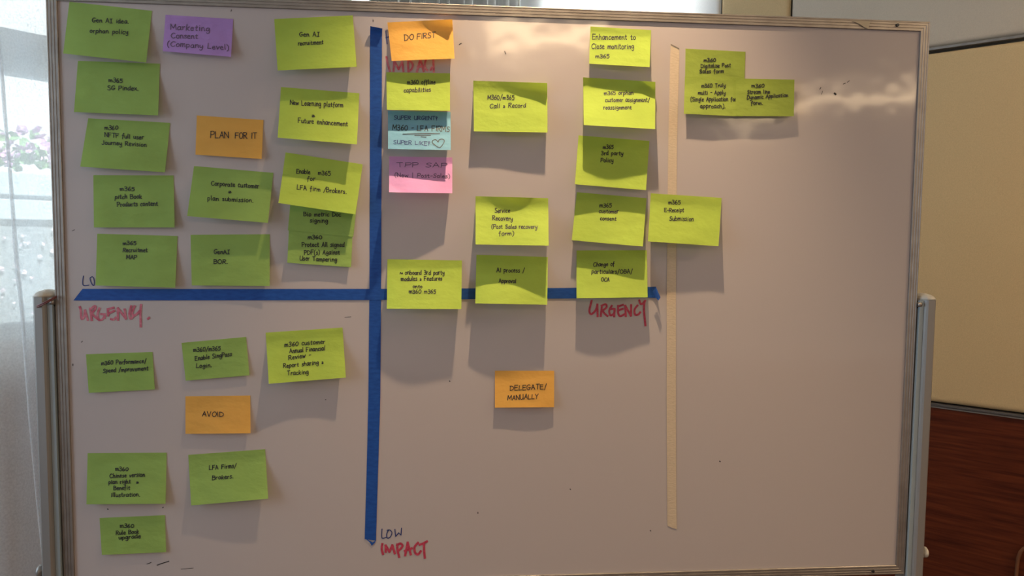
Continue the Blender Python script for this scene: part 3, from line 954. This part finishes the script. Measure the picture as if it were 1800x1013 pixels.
note([(467, 585), (602, 576), (608, 664), (472.5, 675)], LM, 0.018, 'green sticky note reading customer Annual Financial Review Report sharing and Tracking',
     [('m360 customer', 500, 571, 610, 604, 9), ('Annual Financial', 509, 571, 621, 616, 9), ('Review -', 507.5, 546, 633, 627.5, 9), ('Report sharing &', 498, 568, 647, 640, 9), ('Tracking', 505, 542, 660, 657, 9)])
note([(326, 697), (440, 695.5), (440.5, 762), (326, 763)], 'orange', 0.006, 'orange sticky note reading AVOID, lower left of the board',
     [('AVOID', 355.5, 393, 732, 733, 10)])
note([(154, 797), (293, 796), (291, 886), (152, 887)], LG, 0.010, 'green sticky note reading Chinese version plan right and Benefit Illustration',
     [('m360', 203, 225, 828, 828, 8), ('Chinese version', 193, 254, 840.5, 838, 8.5), ('plan right', 191, 229, 851, 850, 8.5), ('&', 239, 243, 850, 850, 6), ('Benefit', 200, 228, 862, 861, 8.5), ('Illustration.', 195, 246, 874, 873, 8.5)])
note([(331, 800), (466, 790), (471.5, 877), (336, 889)], LG, 0.014, 'green sticky note reading LFA Firms and Brokers, below the AVOID note',
     [('LFA Firms/', 368, 415, 826.5, 822, 9), ('Brokers.', 373, 410, 844, 841, 9)])
note([(175, 911), (290, 906), (292, 971), (179, 976)], LG, 0.004, 'small green sticky note reading Rule Book upgrade, in the bottom left corner',
     [('m360', 211, 235, 928, 928, 8), ('Rule Book', 204, 244, 941, 938, 8.5), ('upgrade', 209, 247, 949, 946, 8.5)])
note([(681, 39.5), (795, 34), (799, 103), (688.5, 107)], 'orange', 0.016, 'orange sticky note reading DO FIRST, at the top beside the blue tape',
     [('DO', 711, 727, 71.5, 70, 12), ('FIRST', 733, 765, 69, 66.5, 11.5)], tr=0.020, tl=0.003, base=0.001)
note([(679, 127), (791, 129), (791, 195), (680, 193)], LM, 0.018, 'lime sticky note reading offline capabilities, directly above the blue note',
     [('m360 offline', 716, 765, 148, 148, 9), ('capabilities', 710, 757, 162, 161, 9)], base=0.0015)
note([(682, 195), (792, 197), (792.5, 264), (682, 262)], 'blue', 0.030, 'blue sticky note reading SUPER URGENT and SUPER LIKE with a heart',
     [('SUPER URGENT!', 693, 769, 210, 211, 7.5, 'ink_blue'), ('M360 - LFA FIRMS', 690, 790, 228.5, 231.5, 11), ('SUPER LIKE!', 692, 755, 253, 255.5, 7.5, 'ink_blue')],
     extra=[[(708, 236), (740, 235), (773, 235)], [(729, 238), (757, 238)], [(740, 240.7), (749, 241.2)],
            [(770, 250), (766, 245.5), (761, 247), (760, 251), (766, 256), (773, 259.5), (779, 253), (781, 247), (777, 244.7), (772, 246), (770, 250)]])
note([(684, 275), (795, 277), (795, 340), (684, 338)], 'pink', 0.031, 'pink sticky note reading TPP SAP (New, Post-Sales), below the blue note',
     [('TPP SAP', 698, 785, 294, 294.5, 9.5), ('(New | Post-Sales)', 694, 791, 311, 313, 8.5)], ink='pen', width=1.1, bl=0.02)
note([(681, 456), (812, 458), (811, 543.5), (680, 543)], LM, 0.028, 'lime sticky note reading onboard 3rd party modules and Features, over the tape crossing',
     [('onboard 3rd party', 712, 781, 483, 483, 9), ('modules & Features', 705, 777, 494, 493, 8.5), ('onto', 726, 742, 506.5, 506.5, 7.5), ('m360 m365', 719, 766, 516, 516, 8)], base=0.002,
     extra=[[(703, 482), (704, 479), (706, 482), (707, 479.5), (708, 482)]])
note([(832, 142), (962, 146), (962.5, 233), (833, 231)], LM, 0.021, 'lime sticky note reading Call and Record, with a curled top right corner',
     [('M360/m365', 857, 904, 175, 175, 9), ('Call & Record', 861, 924, 190, 189, 9)], tr=0.020, tl=0.006, tm=0.005)
note([(836, 345), (963.5, 348.5), (964.5, 432), (836, 430)], LM, 0.040, 'bright lime sticky note reading Service Recovery (Post Sales recovery form)',
     [('Service', 870, 896, 374, 374, 9), ('Recovery', 866, 901, 387, 388, 9), ('(Post Sales recovery', 864, 944, 402, 402, 8.5), ('form)', 877, 903, 414, 414, 8.5)], tm=0.012)
note([(837.5, 448), (963, 452), (962, 536), (835.5, 533.5)], LM, 0.028, 'half shaded lime sticky note reading AI process Approval, on the horizontal tape',
     [('AI process /', 873, 922, 479, 479, 9), ('Approval', 877, 907, 497, 498, 8.5)], base=0.002)
note([(1038, 46.5), (1144.5, 53), (1142, 118), (1035.5, 112)], LM, 0.018, 'small lime sticky note reading Enhancement to Close monitoring',
     [('Enhancement to', 1041, 1117, 69, 70, 11.5), ('Close monitoring', 1040, 1114, 86, 86, 11), ('m365', 1047, 1071, 102, 102, 7.5)], width=1.4)
note([(1025, 136), (1152, 144), (1151.5, 227), (1026, 220)], LM, 0.037, 'lime sticky note reading orphan customer assignment and reassignment',
     [('m365 orphan', 1062, 1113, 167, 166.5, 8), ('customer assignment/', 1064, 1142, 179, 179, 8.5), ('reassignment', 1061, 1110, 192.5, 192, 8.5)], tr=0.018, tl=0.008)
note([(1017, 238), (1141.5, 248), (1135.5, 334.5), (1010.5, 324)], LM, 0.019, 'shaded lime sticky note reading 3rd party Policy',
     [('m365', 1060, 1078, 261.5, 261.5, 8), ('3rd party', 1057, 1095, 272.5, 273, 8.5), ('Policy', 1056, 1078, 285, 285.5, 8.5)])
note([(1014, 338), (1136.5, 348.5), (1130, 433.5), (1005, 422.5)], LM, 0.024, 'lime sticky note reading customer consent, left of the masking tape',
     [('m365', 1054, 1075, 364.5, 364.5, 8.5), ('customer', 1053, 1087, 374.5, 375, 8), ('consent', 1055, 1083, 387, 388, 8)])
note([(1144, 340), (1268.5, 348), (1263, 433), (1139, 424.5)], LM, 0.022, 'lime sticky note reading E-Receipt Submission, stuck across the masking tape',
     [('m365', 1175, 1196, 359, 359.5, 8.5), ('E-Receipt', 1168, 1202, 373, 373, 8.5), ('Submission', 1177, 1219, 388, 388.5, 9)], base=0.002)
note([(1013.5, 440.5), (1137, 440), (1138.5, 523), (1013.5, 524.5)], LM, 0.022, 'half shaded lime sticky note reading Change of particulars, above the right red URGENCY',
     [('Change of', 1043, 1080, 468.5, 467.5, 8.5), ('particulars/OBA/', 1040, 1112, 481, 481, 8.5), ('OCA', 1057, 1071, 495, 495, 8)], base=0.002)
note([(1205, 85.5), (1310.5, 91), (1308, 157), (1204, 151)], 'moss', 0.002, 'green sticky note reading Digitalise Post Sales form, uppermost of three overlapping notes',
     [('m360', 1237, 1258, 109, 108.5, 7.5), ('Digitalise Post', 1232, 1284, 119, 118, 8), ('Sales form', 1230, 1272, 129, 128, 8)])
note([(1204, 134.5), (1309, 139.5), (1306, 205), (1202, 200)], 'moss', 0.010, 'green sticky note reading Truly multi Apply, lower left of three overlapping notes',
     [('m360 Truly', 1233, 1275, 154, 153, 8), ('multi - Apply', 1227, 1275, 166, 166, 8), ('(Single Application for', 1214, 1294, 178, 177.5, 8.5), ('approach).', 1231, 1275, 190, 190, 8.5)], base=0.0035)
note([(1293, 138), (1396.5, 140), (1395.5, 204.5), (1293, 204)], 'moss', 0.006, 'green sticky note reading Stream line Dynamic Application form, rightmost on the board',
     [('m360', 1321, 1343, 154, 154, 7.5), ('Stream line', 1314, 1353, 165, 164.5, 8), ('Dynamic Application', 1313, 1385, 175, 170, 8), ('form.', 1320, 1341, 184, 184, 8)], base=0.0065)
note([(870, 652), (974, 652), (974, 716), (870, 717)], 'orange', 0.008, 'orange sticky note reading DELEGATE and MANUALLY, lower middle of the board',
     [('DELEGATE/', 896.5, 961, 687, 684, 10), ('MANUALLY', 892, 946, 704, 701, 10)], base=0.001)


def build_note(quad, pk, lift, label, lines, kw):
    rnd = random.Random(label)
    TL, TR, BR, BL = quad
    base = 0.0008 + kw.get('base', 0)
    tl, tr, tm = kw.get('tl', 0.0), kw.get('tr', 0.0), kw.get('tm', 0.0)
    ph, wv = rnd.uniform(0, 6.28), rnd.uniform(0.06, 0.16)
    tilt = rnd.uniform(-0.15, 0.15)
    bl = kw.get('bl', 0.0)

    def height(u, v):
        g = max(0.0, (v - 0.17) / 0.83)
        h = lift * (g ** 1.15) * (1 + tilt * (u - 0.5) * 2 + wv * math.sin(u * 4.2 + ph))
        pk_ = max(0.0, 1 - v / 0.30)
        h += pk_ ** 1.6 * (tr * max(0, (u - 0.3) / 0.7) ** 1.5 + tl * max(0, 1 - u / 0.5) ** 1.3 + tm * math.sin(math.pi * u) ** 2)
        h += bl * max(0, 1 - (u + (1 - v)) / 0.22)
        return base + h

    def px(u, v):
        x = (TL[0] * (1 - u) + TR[0] * u) * (1 - v) + (BL[0] * (1 - u) + BR[0] * u) * v
        y = (TL[1] * (1 - u) + TR[1] * u) * (1 - v) + (BL[1] * (1 - u) + BR[1] * u) * v
        return x, y

    def uv(x, y):
        u = v = 0.5
        for _ in range(12):
            a, c = px(u, v)
            e = 1e-4
            ax, ay = px(u + e, v)
            bx, by = px(u, v + e)
            j11, j12, j21, j22 = (ax - a) / e, (bx - a) / e, (ay - c) / e, (by - c) / e
            det = j11 * j22 - j12 * j21
            dx, dy = x - a, y - c
            u += (j22 * dx - j12 * dy) / det
            v += (-j21 * dx + j11 * dy) / det
        return u, v

    nu, nv = 26, 20
    vs, fs = [], []
    for j in range(nv + 1):
        for i in range(nu + 1):
            u, v = i / nu, j / nv
            vs.append(on_board(*px(u, v), height(u, v)))
    for j in range(nv):
        for i in range(nu):
            a = j * (nu + 1) + i
            fs.append((a, a + nu + 1, a + nu + 2, a + 1))
    o = mesh('sticky_note', vs, fs, M[pk], smooth=True)
    tag(o, label, 'sticky note', 'sticky notes on the whiteboard')

    def place(x, y):
        u, v = uv(x, y)
        fu, fv = min(max(u * nu, 0), nu - 1e-6), min(max(v * nv, 0), nv - 1e-6)
        i, j = int(fu), int(fv)
        a, c = fu - i, fv - j
        h = [height((i + p) / nu, (j + q) / nv) for q in (0, 1) for p in (0, 1)]
        return on_board(x, y, (h[0] * (1 - a) + h[1] * a) * (1 - c) + (h[2] * (1 - a) + h[3] * a) * c + 0.0006)

    width = kw.get('width', 1.3)
    by_ink = {}
    for ln in lines:
        txt, x0, x1, y0, y1, h = ln[:6]
        ink = ln[6] if len(ln) > 6 else kw.get('ink', 'ink')
        by_ink.setdefault((ink, txt if ink == 'ink_blue' else ''), []).extend(text_line(txt, x0, x1, y0, y1, h, rnd))
    for (ink, _), sts in by_ink.items():
        vv, ff = [], []
        for st in sts:
            ribbon(vv, ff, st, width, place)
        t = mesh('handwriting', vv, ff, M[ink], o)
        if ink == 'ink_blue': t['label'] = 'dark blue handwriting'
    ex = kw.get('extra', [])
    for nm, sts in (('underline', [e for e in ex if len(e) < 4]), ('scribble' if len(ex) < 2 else 'heart_drawing', [e for e in ex if len(e) >= 4])):
        vv, ff = [], []
        for st in sts:
            ribbon(vv, ff, catmull(st, 5) if len(st) > 6 else st, width, place)
        if vv:
            mesh(nm, vv, ff, M['ink'], o)
    return o


for n_ in N:
    build_note(*n_)
